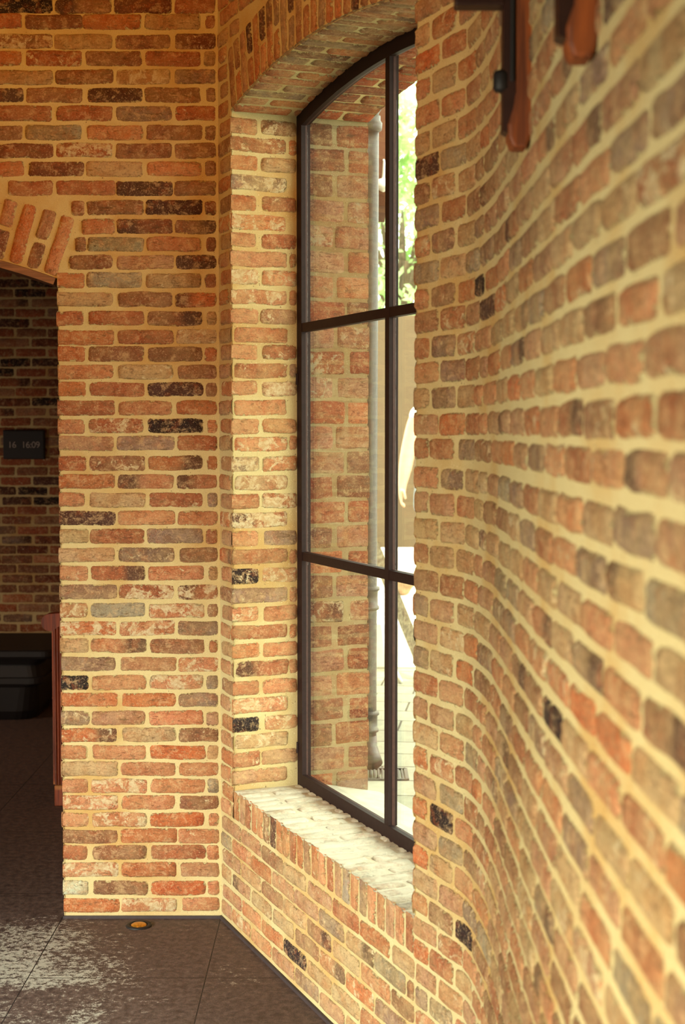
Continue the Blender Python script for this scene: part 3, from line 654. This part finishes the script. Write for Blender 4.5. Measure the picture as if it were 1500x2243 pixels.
# cut away under the building by starting the paving at the outer face
bpy.data.objects.remove(gr)
op = [(p[0], p[1]) for p in [S_outcurve(np.array([s]), np.array([0.]), np.array([0.]))[0] for s in np.linspace(-.6, SMAX, 50)]]
gm = MB().prism([Vector((x, y, G-.3)) for x, y in [(-.6, 6.1)]+op+[(14, -3.4), (14, 9.75), (-.6, 9.75)]], (0, 0, .3))
tag(gm.build('courtyard_paving', M_PAVE), 'sunlit pale stone paving of the courtyard', 'paving', kind='structure')
tr = MB().box((-.6, 10.4, G-.3), (14, 26, .62)).build('terrace_ground', M_PAVE); tag(tr, 'raised terrace ground beyond the white steps', 'ground', kind='structure')
# pale steps up to the terrace
y0 = 9.6; st = empty('terrace_steps', (3, y0, G)); tag(st, 'broad sun-bleached white stone steps and parapet crossing the courtyard', 'steps')
zA = at(850, 1366, 9.6).z; zB = at(850, 1308, 10.0).z; zC = at(850, 1205, 10.25).z
MB().box((-.6, 9.6, G), (14, 10.6, zA), .008).build('step', M_WHITESTONE, st)
MB().box((-.6, 10.0, zA), (14, 10.6, zB), .008).build('step', M_WHITESTONE, st)
MB().box((-.6, 10.25, zB), (14, 10.5, zC), .010).build('parapet', M_WHITESTONE, st)
# beige garden wall and the neighbouring outbuilding
zt_ = at(850, 690, 13).z
tag(MB().box((-1.5, 13, .3), (9, 13.3, zt_), .01).build('garden_wall', M_RENDER), 'plain beige rendered garden wall behind the standing person', 'garden wall')
ob = empty('outbuilding', (-.2, 7.6, G)); tag(ob, 'brown outbuilding at the back of the courtyard with a jettied upper storey', 'building')
xr = at(818, 900, 7.2).x
MB().box((-.6, 6.72, G), (xr-.012, 8.6, 5.6), .005).build('wall', M_BROWNRENDER, ob)
a = at(846, 470, 8.0); b = at(846, 200, 8.0)
MB().box((xr-.0125, 7.7, a.z), (a.x, 8.3, b.z+.9), .005).build('jetty', M_BROWNRENDER, ob)
# wall lantern on the jetty
q = at(839, 400, 7.66); lt = empty('wall_lantern', (q.x, 7.7, q.z)); tag(lt, 'small white wall lantern on the brown jettied wall', 'lantern')
MB().lathe((q.x, 7.64, q.z-.03), [(.004, -.02), (.042, .0), (.045, .03), (.02, .045)], 20).build('shade', M_LAMP, lt, True)
MB().tube([(q.x, 7.64, q.z+.01), (q.x+.005, 7.64, q.z+.1), (q.x+.005, 7.71, q.z+.12)], .009, 10).build('arm', M_LAMP, lt, True)
# drainpipe
PY = 6.64; tp = at(813, 275, PY); bt = at(808, 1640, PY); xp = tp.x; xb = bt.x
dp = empty('drainpipe', (xb, PY, G)); tag(dp, 'grey cast iron drainpipe with collars beside the outer brick reveal', 'drainpipe')
R0 = .033
def px_at(z): return xb+(xp-xb)*(z-bt.z)/(tp.z-bt.z)
MB().tube([(px_at(z), PY, z) for z in np.linspace(G+.11, tp.z, 12)], R0, 24).build('pipe', M_PIPE, dp, True)
for yc, hh in ((1310, .085), (1580, .075)):
    zc = at(815, yc, PY).z; c = (px_at(zc), PY, zc)
    MB().lathe(c, [(R0, -hh/2-.012), (R0+.010, -hh/2-.006), (R0+.010, -hh/2+.006), (R0+.004, -hh/2+.012), (R0+.004, hh/2-.012), (R0+.012, hh/2-.006), (R0+.012, hh/2+.008), (R0, hh/2+.012)], 28).build('collar', M_PIPE, dp, True)
MB().tube([(xb, PY, G+.17), (xb, PY, G+.12), (xb+.012, PY-.03, G+.08), (xb+.018, PY-.06, G+.055)], [.035, .037, .039, .042], 24).build('shoe', M_PIPE, dp, True)
MB().lathe((xp, PY, tp.z), [(R0, -.03), (.046, -.02), (.048, .01), (.04, .02), (.04, .04)], 24).build('collar', M_PIPE, dp, True)
MB().tube([(xp, PY, tp.z+.02), (xp+.005, PY, tp.z+.06), (xp+.035, PY, tp.z+.11), (xp+.07, PY, tp.z+.16), (xp+.075, PY, tp.z+.5)], R0-.004, 20).build('swan_neck', M_PIPE, dp, True)
# drain grate
q = at(838, 1692, 0); gy = 6.60
gq = at(838, 1690, gy); gt = empty('drain_grate', (gq.x, gy, G)); tag(gt, 'square iron drain grate set in the paving below the drainpipe', 'drain grate')
f = MB(); hw = .105
for s_ in (-1, 1):
    f.box((gq.x-hw, gy+s_*hw-.008, G), (gq.x+hw, gy+s_*hw+.008, G+.008)); f.box((gq.x+s_*hw-.008, gy-hw, G), (gq.x+s_*hw+.008, gy+hw, G+.008))
f.build('frame', M_PIPE, gt)
f = MB()
for i in range(11): x = gq.x-hw+.018+i*.0175; f.box((x-.004, gy-hw, G+.001), (x+.004, gy+hw, G+.006))
f.build('grille', M_PIPE, gt)
# leaning timber, stone and stick
A_ = at(800, 1150, 9.52); B_ = at(938, 1465, 9.0); B_.z = G+.03
lp_ = MB(); d = (B_-A_); e1 = d.normalized().cross(Vector((0, 1, 0))).normalized()*.036; lp_.obox((A_+B_)/2, d/2, e1, d.normalized().cross(e1).normalized()*.018, .004)
tag(lp_.build('leaning_plank', M_PLANK), 'weathered grey-brown timber leaning aslant on the white steps', 'plank')
a = at(862, 1488, 9.25); a.z = G+.06; b = at(878, 1522, 9.0); b.z = G+.014
tag(MB().tube([a, (a+b)/2, b], .012, 10).build('pale_stick', M_STICK, None, True), 'short white stick lying on the paving at the foot of the steps', 'stick')
def rock(name, c, r, label):
    bm = bmesh.new(); bmesh.ops.create_icosphere(bm, subdivisions=3, radius=1)
    for v in bm.verts:
        n_ = math.sin(v.co.x*3+1)*math.cos(v.co.y*4)*.14+math.sin(v.co.z*5+v.co.x*2)*.08; v.co *= 1+n_
        v.co = Vector((v.co.x*r[0], v.co.y*r[1], v.co.z*r[2]))+Vector(c)
    me = bpy.data.meshes.new(name); bm.to_mesh(me); bm.free(); me.materials.append(M_ROCK)
    return tag(link(bpy.data.objects.new(name, me)), label, 'stone')
q = at(880, 1278, 10.12); rock('garden_stone', (q.x, 10.12, zB+.082), (.09, .07, .07), 'rough brown stone on the upper white step')
# trees
def tree(name, base, h, cr, nleaf, label, seed, leaf=.06, rz=1.0):
    r = random.Random(seed); root = empty(name, base); tag(root, label, 'tree', 'trees beyond the garden wall'); base = Vector(base)
    t = MB(); top = base+Vector((.1, 0, h*.62)); t.tube([base, base+Vector((.03, .02, h*.3)), top], [.11, .09, .05], 12)
    br = []
    for i in range(9):
        a = r.uniform(0, 6.28); st_ = base+Vector((.04, .02, h*r.uniform(.3, .6))); en = base+Vector((math.cos(a)*cr*.7, math.sin(a)*cr*.7, h*r.uniform(.6, .92))); br.append(en)
        t.tube([st_, (st_+en)/2+Vector((0, 0, .1)), en], [.045, .03, .012], 8)
    t.build('trunk', M_BARK, root, True)
    g = np.random.default_rng(seed); n = nleaf
    k = g.integers(0, 40, n); cen = g.normal(0, 1, (40, 3)); cen /= np.linalg.norm(cen, axis=1)[:, None]; cen *= (g.uniform(.25, 1, 40)**.5)[:, None]*np.array([cr, cr, h*.36*rz])
    p = cen[k]+g.normal(0, .16*cr, (n, 3))*np.array([1, 1, .8])+np.array([base.x, base.y, base.z+h*.66])
    d1 = g.normal(0, 1, (n, 3)); d1 /= np.linalg.norm(d1, axis=1)[:, None]; d2 = np.cross(d1, g.normal(0, 1, (n, 3))); d2 /= np.linalg.norm(d2, axis=1)[:, None]
    L = leaf*g.uniform(.6, 1.3, (n, 1)); co = np.stack([p-d1*L, p+d2*L*.45, p+d1*L, p-d2*L*.45], 1).reshape(-1, 3)
    me = bpy.data.meshes.new('foliage'); me.from_pydata(co.tolist(), [], np.arange(4*n).reshape(-1, 4).tolist()); me.materials.append(M_LEAF)
    link(bpy.data.objects.new('foliage', me), root); return root
tree('garden_tree', (.55, 15.0, .62), 4.6, 1.0, 5200, 'pale green leafy tree rising directly behind the beige garden wall', 3)
tree('garden_tree', (-.4, 19.2, .62), 6.4, 1.4, 5200, 'taller yellow-green tree standing behind and left of the nearer tree', 5)
tree('garden_tree', (3.9, 16.8, .62), 5.2, 1.3, 4500, 'broad green tree standing to the right of the nearer tree', 8)

# ---- the passer-by in a white shirt
SK = bpy.data.objects
def skin(name, pts, edges, mat, parent, root=0, sub=2):
    me = bpy.data.meshes.new(name); me.from_pydata([p[:3] for p in pts], edges, []); o = bpy.data.objects.new(name, me); link(o, parent)
    mo = o.modifiers.new('skin', 'SKIN'); mo.use_smooth_shade = True
    for i, p in enumerate(pts):
        r = p[3]; me.skin_vertices[0].data[i].radius = (r if isinstance(r, tuple) else (r, r)); me.skin_vertices[0].data[i].use_root = (i == root)
    s_ = o.modifiers.new('sub', 'SUBSURF'); s_.levels = s_.render_levels = sub; me.materials.append(mat); return o
PYy = 10.85; ZG = .62
sh = at(911, 893, PYy); el = at(894, 985, PYy); wr = at(881, 1062, PYy); hd = at(878, 1090, PYy)
cx = sh.x+.175; top = sh.z                                      # shoulder height
per = empty('person', (cx, PYy, ZG)); tag(per, 'person in white short-sleeved shirt and rolled pale denim shorts, arm hanging, seen through right-hand pane', 'person')
def mkskin(name, verts, edges, mat, root=0, sub=2, parent=per):
    me = bpy.data.meshes.new(name); me.from_pydata([tuple(v[0]) for v in verts], edges, [])
    me.attributes  # skin layer is made by the modifier
    o = bpy.data.objects.new(name, me); link(o, parent); bm = bmesh.new(); bm.from_mesh(me); lay = bm.verts.layers.skin.verify(); bm.verts.ensure_lookup_table()
    for i, v in enumerate(verts):
        r = v[1]; bm.verts[i][lay].radius = r if isinstance(r, tuple) else (r, r); bm.verts[i][lay].use_root = (i == root)
    bm.to_mesh(me); bm.free(); me.materials.append(mat)
    mo = o.modifiers.new('skin', 'SKIN'); mo.use_smooth_shade = True; mo.branch_smoothing = .4
    s_ = o.modifiers.new('sub', 'SUBSURF'); s_.levels = s_.render_levels = sub; return o
V = lambda x, y, z: Vector((x, y, z))
H0 = top-ZG                                                       # about 1.42
pel = V(cx, PYy, ZG+.93)
shR = V(2*cx-sh.x, PYy, sh.z)
elR = shR+V(.05, .03, -.28); wrR = elR+V(.03, -.10, -.24)
body = [(pel, (.15, .10)), (pel+V(0, 0, .16), (.125, .09)), (V(cx, PYy, top-.16), (.15, .10)), (V(cx, PYy, top-.02), (.09, .07)), (V(cx, PYy, top+.07), .05), (V(cx, PYy-.01, top+.14), .062), (V(cx, PYy-.015, top+.22), (.072, .088)), (V(cx, PYy, top+.30), (.055, .06)),
        (sh+V(.012, 0, -.01), .062), (el, .058), ((el+wr)/2+V(.004, 0, .02), .056), (wr, .038), (wr+(hd-wr)*.75, (.048, .032)),
        (shR, .062), (elR, .048), (wrR, .032), (wrR+V(0, -.03, -.06), (.034, .022)),
        (pel+V(-.09, 0, -.10), .088), (V(cx-.10, PYy-.01, ZG+.49), .058), (V(cx-.105, PYy+.02, ZG+.30), .055), (V(cx-.11, PYy+.03, ZG+.08), .038), (V(cx-.115, PYy-.10, ZG+.045), (.040, .03)),
        (pel+V(.09, 0, -.10), .088), (V(cx+.10, PYy-.05, ZG+.49), .058), (V(cx+.11, PYy+.02, ZG+.30), .055), (V(cx+.115, PYy+.06, ZG+.08), .038), (V(cx+.12, PYy-.07, ZG+.045), (.040, .03))]
E_ = [(0, 1), (1, 2), (2, 3), (3, 4), (4, 5), (5, 6), (6, 7), (2, 8), (8, 9), (9, 10), (10, 11), (11, 12), (2, 13), (13, 14), (14, 15), (15, 16), (0, 17), (17, 18), (18, 19), (19, 20), (20, 21), (0, 22), (22, 23), (23, 24), (24, 25), (25, 26)]
# fingers, curled; the thumb leaves the side of the palm
def fingers(pi, palm, down, side, fwd):
    for j, (off, ln) in enumerate(((-.026, .070), (-.009, .078), (.009, .074), (.025, .060))):
        b0 = palm+fwd*off; a1 = b0+down*.035; a2 = a1+down*ln*.45+side*.010; a3 = a2+down*ln*.28+side*.026
        i = len(body); body.extend([(a1, .0095), (a2, .0085), (a3, .0075)]); E_.extend([(pi, i), (i, i+1), (i+1, i+2)])
    b0 = palm-fwd*.028-down*.03; i = len(body); body.extend([(b0-fwd*.018+side*.012, .011), (b0-fwd*.024+down*.035+side*.024, .0095), (b0-fwd*.014+down*.062+side*.032, .0085)]); E_.extend([(pi, i), (i, i+1), (i+1, i+2)])
fingers(12, body[12][0], (hd-wr).normalized(), V(1, 0, 0), V(0, 1, 0)); fingers(16, body[16][0], V(0, -.3, -1).normalized(), V(-1, 0, 0), V(0, 1, 0))
mkskin('body', body, E_, M_SKIN)
mkskin('shirt', [(pel+V(0, 0, .02), (.172, .122)), (pel+V(0, 0, .18), (.150, .112)), (V(cx, PYy, top-.16), (.172, .120)), (V(cx, PYy, top-.01), (.085, .078)), (sh+V(.01, 0, -.005), .066), (sh+(el-sh)*.38, .072), (shR+V(-.01, 0, -.005), .066), (shR+(elR-shR)*.38, .072)],
       [(0, 1), (1, 2), (2, 3), (2, 4), (4, 5), (2, 6), (6, 7)], M_SHIRT)
mkskin('shorts', [(pel+V(0, 0, .07), (.165, .118)), (pel+V(0, 0, -.03), (.168, .120)), (pel+V(-.10, 0, -.14), .108), (V(cx-.112, PYy, ZG+.56), .088), (pel+V(.10, 0, -.14), .108), (V(cx+.112, PYy-.02, ZG+.56), .088)], [(0, 1), (1, 2), (2, 3), (1, 4), (4, 5)], M_DENIM)
mkskin('hair', [(V(cx, PYy+.045, top+.20), (.085, .07)), (V(cx, PYy+.03, top+.29), (.082, .085)), (V(cx, PYy-.02, top+.335), (.06, .06))], [(0, 1), (1, 2)], M_HAIR)
hc = V(cx, PYy-.10, top+.235)
MB().lathe(hc+V(0, -.012, -.02), [(.004, -.012), (.013, -.006), (.010, .01), (.004, .035)], 12).build('nose', M_SKIN, per, True)
MB().obox(hc+V(0, .004, -.055), (.024, 0, 0), (0, .006, 0), (0, 0, .005), .003).build('mouth', M_SKIN, per)
for s_ in (-1, 1):
    MB().lathe(hc+V(s_*.031, .006, .02), [(.002, -.008), (.010, 0), (.002, .008)], 12).build('eye', M_HAIR, per, True)
    MB().lathe(hc+V(s_*.070, .09, -.005), [(.004, -.03), (.014, -.01), (.016, .015), (.004, .03)], 12).build('ear', M_SKIN, per, True)
for s_, fy in ((-1, -.06), (1, -.03)): MB().box((cx+s_*.117-.045, PYy+fy-.12, ZG), (cx+s_*.117+.045, PYy+fy+.13, ZG+.075), .025, 3).build('shoe', M_SHOE, per, True)

# ================================================================ THINGS IN THE BACK ROOM
# clock display
a = at(6, 942, FARY-.03); b = at(98, 1006, FARY-.03); ck = empty('digital_clock', ((a.x+b.x)/2, FARY-.01, b.z)); tag(ck, 'black rectangular digital clock display hung on the shadowed brick wall', 'clock')
MB().box((a.x, FARY-.030, b.z), (b.x, FARY+.002, a.z), .006).build('case', M_BLACK, ck)
MB().box((a.x+.008, FARY-.032, b.z+.008), (b.x-.008, FARY-.029, a.z-.008), .001).build('screen', M_SCREEN, ck)
def digits(txt, x, z, size, y):
    cu = bpy.data.curves.new('digits', 'FONT'); cu.body = txt; cu.size = size; cu.extrude = .0008; cu.align_y = 'CENTER'; cu.space_character = .92
    o = bpy.data.objects.new('digits', cu); o.location = (x, y, z); o.rotation_euler = (math.pi/2, 0, 0); col.objects.link(o)
    bpy.context.view_layer.update(); dg = bpy.context.evaluated_depsgraph_get(); me = bpy.data.meshes.new_from_object(o.evaluated_get(dg)); mw = o.matrix_world.copy(); bpy.data.objects.remove(o)
    me.transform(mw); me.materials.clear(); me.materials.append(M_TEXT); q = bpy.data.objects.new('digits', me); link(q, ck)
t1 = at(17, 975, FARY-.033); t2 = at(47, 975, FARY-.033)
digits('16', t1.x, t1.z, .060, FARY-.0335); digits('16:09', t2.x, t2.z, .060, FARY-.0335)
# black stove
sx = at(20, 1500, 9.5).x; zt1 = at(50, 1414, 9.35).z
stv = empty('iron_stove', (sx, 9.45, 0)); tag(stv, 'squat black cast iron stove with an overhanging flat top against the back brick wall', 'stove')
rx = at(90, 1500, 9.2).x
def rr(x0, x1, y0, y1, z, r=.05, n=5):
    o = []
    for (cx_, cy_, a0) in ((x1-r, y1-r, 0), (x0+r, y1-r, 90), (x0+r, y0+r, 180), (x1-r, y0+r, 270)):
        for i in range(n+1): a = math.radians(a0+90*i/n); o.append(Vector((cx_+r*math.cos(a), cy_+r*math.sin(a), z)))
    return o
x0 = rx-.85; yf = 9.2
MB().rings([rr(x0-.06, rx+.075, yf-.05, 9.93, zt1-.055, .06), rr(x0-.07, rx+.085, yf-.06, 9.94, zt1-.04, .07), rr(x0-.07, rx+.085, yf-.06, 9.94, zt1-.008, .07), rr(x0-.06, rx+.078, yf-.05, 9.93, zt1, .06)]).build('top_plate', M_BLACK, stv)
z1 = at(60, 1485, yf).z
MB().rings([rr(x0, rx, yf+.02, 9.9, z1, .08), rr(x0, rx-.01, yf+.03, 9.9, z1+.08, .09), rr(x0, rx+.0, yf+.01, 9.9, zt1-.1, .08), rr(x0-.03, rx+.04, yf-.02, 9.9, zt1-.055, .07)]).build('body', M_BLACK, stv)
MB().rings([rr(x0+.04, rx-.06, yf+.06, 9.85, 0, .12), rr(x0+.03, rx-.04, yf+.02, 9.88, .06, .12), rr(x0+.02, rx-.03, yf+.0, 9.9, z1-.06, .1), rr(x0-.01, rx+.015, yf-.02, 9.92, z1-.035, .08), rr(x0-.01, rx+.015, yf-.02, 9.92, z1, .08)]).build('base', M_BLACK, stv)
# pew
ax = at(118, 1500, 7.15); fx = ax.x; PW = .10; yy = at(126, 1748, 0)
pfy = 7.13; pz = at(120, 1342, pfy).z
pw = empty('wooden_pew', (fx+.2, pfy, 0)); tag(pw, 'reddish wooden pew end with a scrolled top half hidden behind the brick pier', 'pew')
up = MB(); sh_ = [(fx, pfy-.02), (fx+.012, pfy-.026)]
prof = []
for i in range(6):
    x = fx+.008+i*.013; prof += [(x, pfy-.022), (x+.004, pfy-.030), (x+.009, pfy-.030)]
prof += [(fx+.10, pfy-.022), (fx+.10, pfy+.03), (fx, pfy+.03), (fx, pfy-.02)]
zf = at(126, 1716, pfy).z
up.prism([Vector((x, y, max(zf, .06))) for x, y in prof], (0, 0, pz-.05-max(zf, .06))); up.build('upright', M_PEW, pw)
MB().box((fx+.004, pfy-.018, 0), (fx+.10, pfy+.03, max(zf, .06)-.006), .005).build('foot', M_PEW, pw)
sc_ = []; scx, scz = fx-.006, pz-.043; R1 = .041
for i in range(15): a = math.radians(300-i*14.3); sc_.append((scx+R1*math.cos(a), scz+R1*math.sin(a)*1.0))
sc_ += [(fx+.08, pz+.004), (fx+.35, pz+.006), (fx+.35, pz-.05), (fx+.05, pz-.052)]
MB().prism([Vector((x, pfy-.034, z)) for x, z in sc_], (0, .07, 0)).build('scroll_rail', M_PEW, pw)
MB().box((fx+.03, pfy+.03, .38), (fx+.42, pfy+.9, .42), .008).build('seat', M_PEW, pw)
MB().box((fx+.40, pfy-.02, 0), (fx+.44, pfy+.9, pz+.05), .008).build('backrest', M_PEW, pw)
# floor light
q = at(304, 2028, 5.2); k_ = CAMZ/(CAMZ-q.z); q = Vector((q.x*k_, 5.2*k_, 0)); fl_ = empty('floor_light', q); tag(fl_, 'small round brass uplight set into the slate floor near the pier', 'floor light')
MB().lathe(q, [(.046, -.004), (.048, .002), (.044, .006), (.034, .006), (.030, .002), (.030, -.004)], 40).build('rim', M_BLACK, fl_, True)
MB().lathe(q, [(.0301, -.004), (.0285, .005), (.022, .009), (.012, .011), (.001, .012)], 32).build('lens', M_BRASS, fl_, True)

# ================================================================ WALL BRACKETS (timber and steel hooks, top right)
def bracket(pxw, ybot, Yd, w_t, w_s, label, arm):
    """pxw: pixel of the wall side edge; the profile lies across the wall, thickness along it"""
    i_ = [i for i in range(len(PATH)) if 1.2 < PATH[i][1] < 3.2]; i_ = min(i_, key=lambda i: abs(proj(np.array([PATH[i][0], PATH[i][1], 2.3]))[0]-pxw)); Yd = float(PATH[i_][1])
    b = at(pxw, ybot, Yd); k = Yd/F; xw = b.x; z0 = b.z
    root = empty('wall_bracket', (xw, Yd, z0)); tag(root, label, 'bracket', 'timber brackets on the curved wall')
    T = .055; W_ = w_t*k; S_ = w_s*k; zt = z0+1.3
    x1 = xw+.004; x0 = x1-W_; dn = (x1-x0)
    # timber: straight drop whose foot swells towards the room and is cut off round
    foot = W_*.52
    pts = [(x0, zt), (x0, z0+.10)]
    pts += [(x0-foot*.35, z0+.068), (x0-foot, z0+.040), (x0-foot*.95, z0+.018), (x0-foot*.55, z0+.003), (x0-foot*.2, z0), (x1-W_*.35, z0), (x1-W_*.12, z0+.012), (x1, z0+.035), (x1, zt)]
    m_ = MB(); m_.prism([Vector((x, Yd, z)) for x, z in pts], (0, T, 0)); 
    bmesh.ops.bevel(m_.bm, geom=[e for e in m_.bm.edges if abs(e.verts[0].co.y-e.verts[1].co.y) < 1e-6], offset=.006, segments=2, affect='EDGES', profile=.5)
    m_.build('timber', M_BRACKET, root)
    xs0 = x0-S_
    MB().prism([Vector((x, Yd+.008, z)) for x, z in ((xs0, zt), (xs0, z0+.030), (xs0+S_*.55, z0+.024), (x0-.001, z0+.085), (x0-.001, zt))], (0, T-.016, 0)).build('steel_plate', M_DARKMETAL, root)
    MB().box((xs0+S_*.52, Yd+.002, z0+.115), (xs0+S_*.86, Yd+.0079, z0+.32), .002).build('slot', M_BLACK, root)
    MB().lathe((xs0-.002, Yd+T*.35, z0+.118), [(.012, -.018), (.015, -.012), (.015, .012), (.012, .018)], 16).build('bolt', M_BLACK, root, True)
    if arm:
        za = at(pxw, 8, Yd).z
        MB().box((xs0-.085, Yd+.006, za), (xs0+.002, Yd+T-.006, za+.06), .003).build('arm', M_DARKMETAL, root)
    return root
bracket(1160, 322, 2.70, 34, 28, 'lower-hanging dark timber bracket with a steel plate and horizontal arm on the curved brick wall', True)
bracket(1306, 124, 1.98, 46, 42, 'shorter-looking timber bracket end nearest the viewer at the top of the curved brick wall', False)
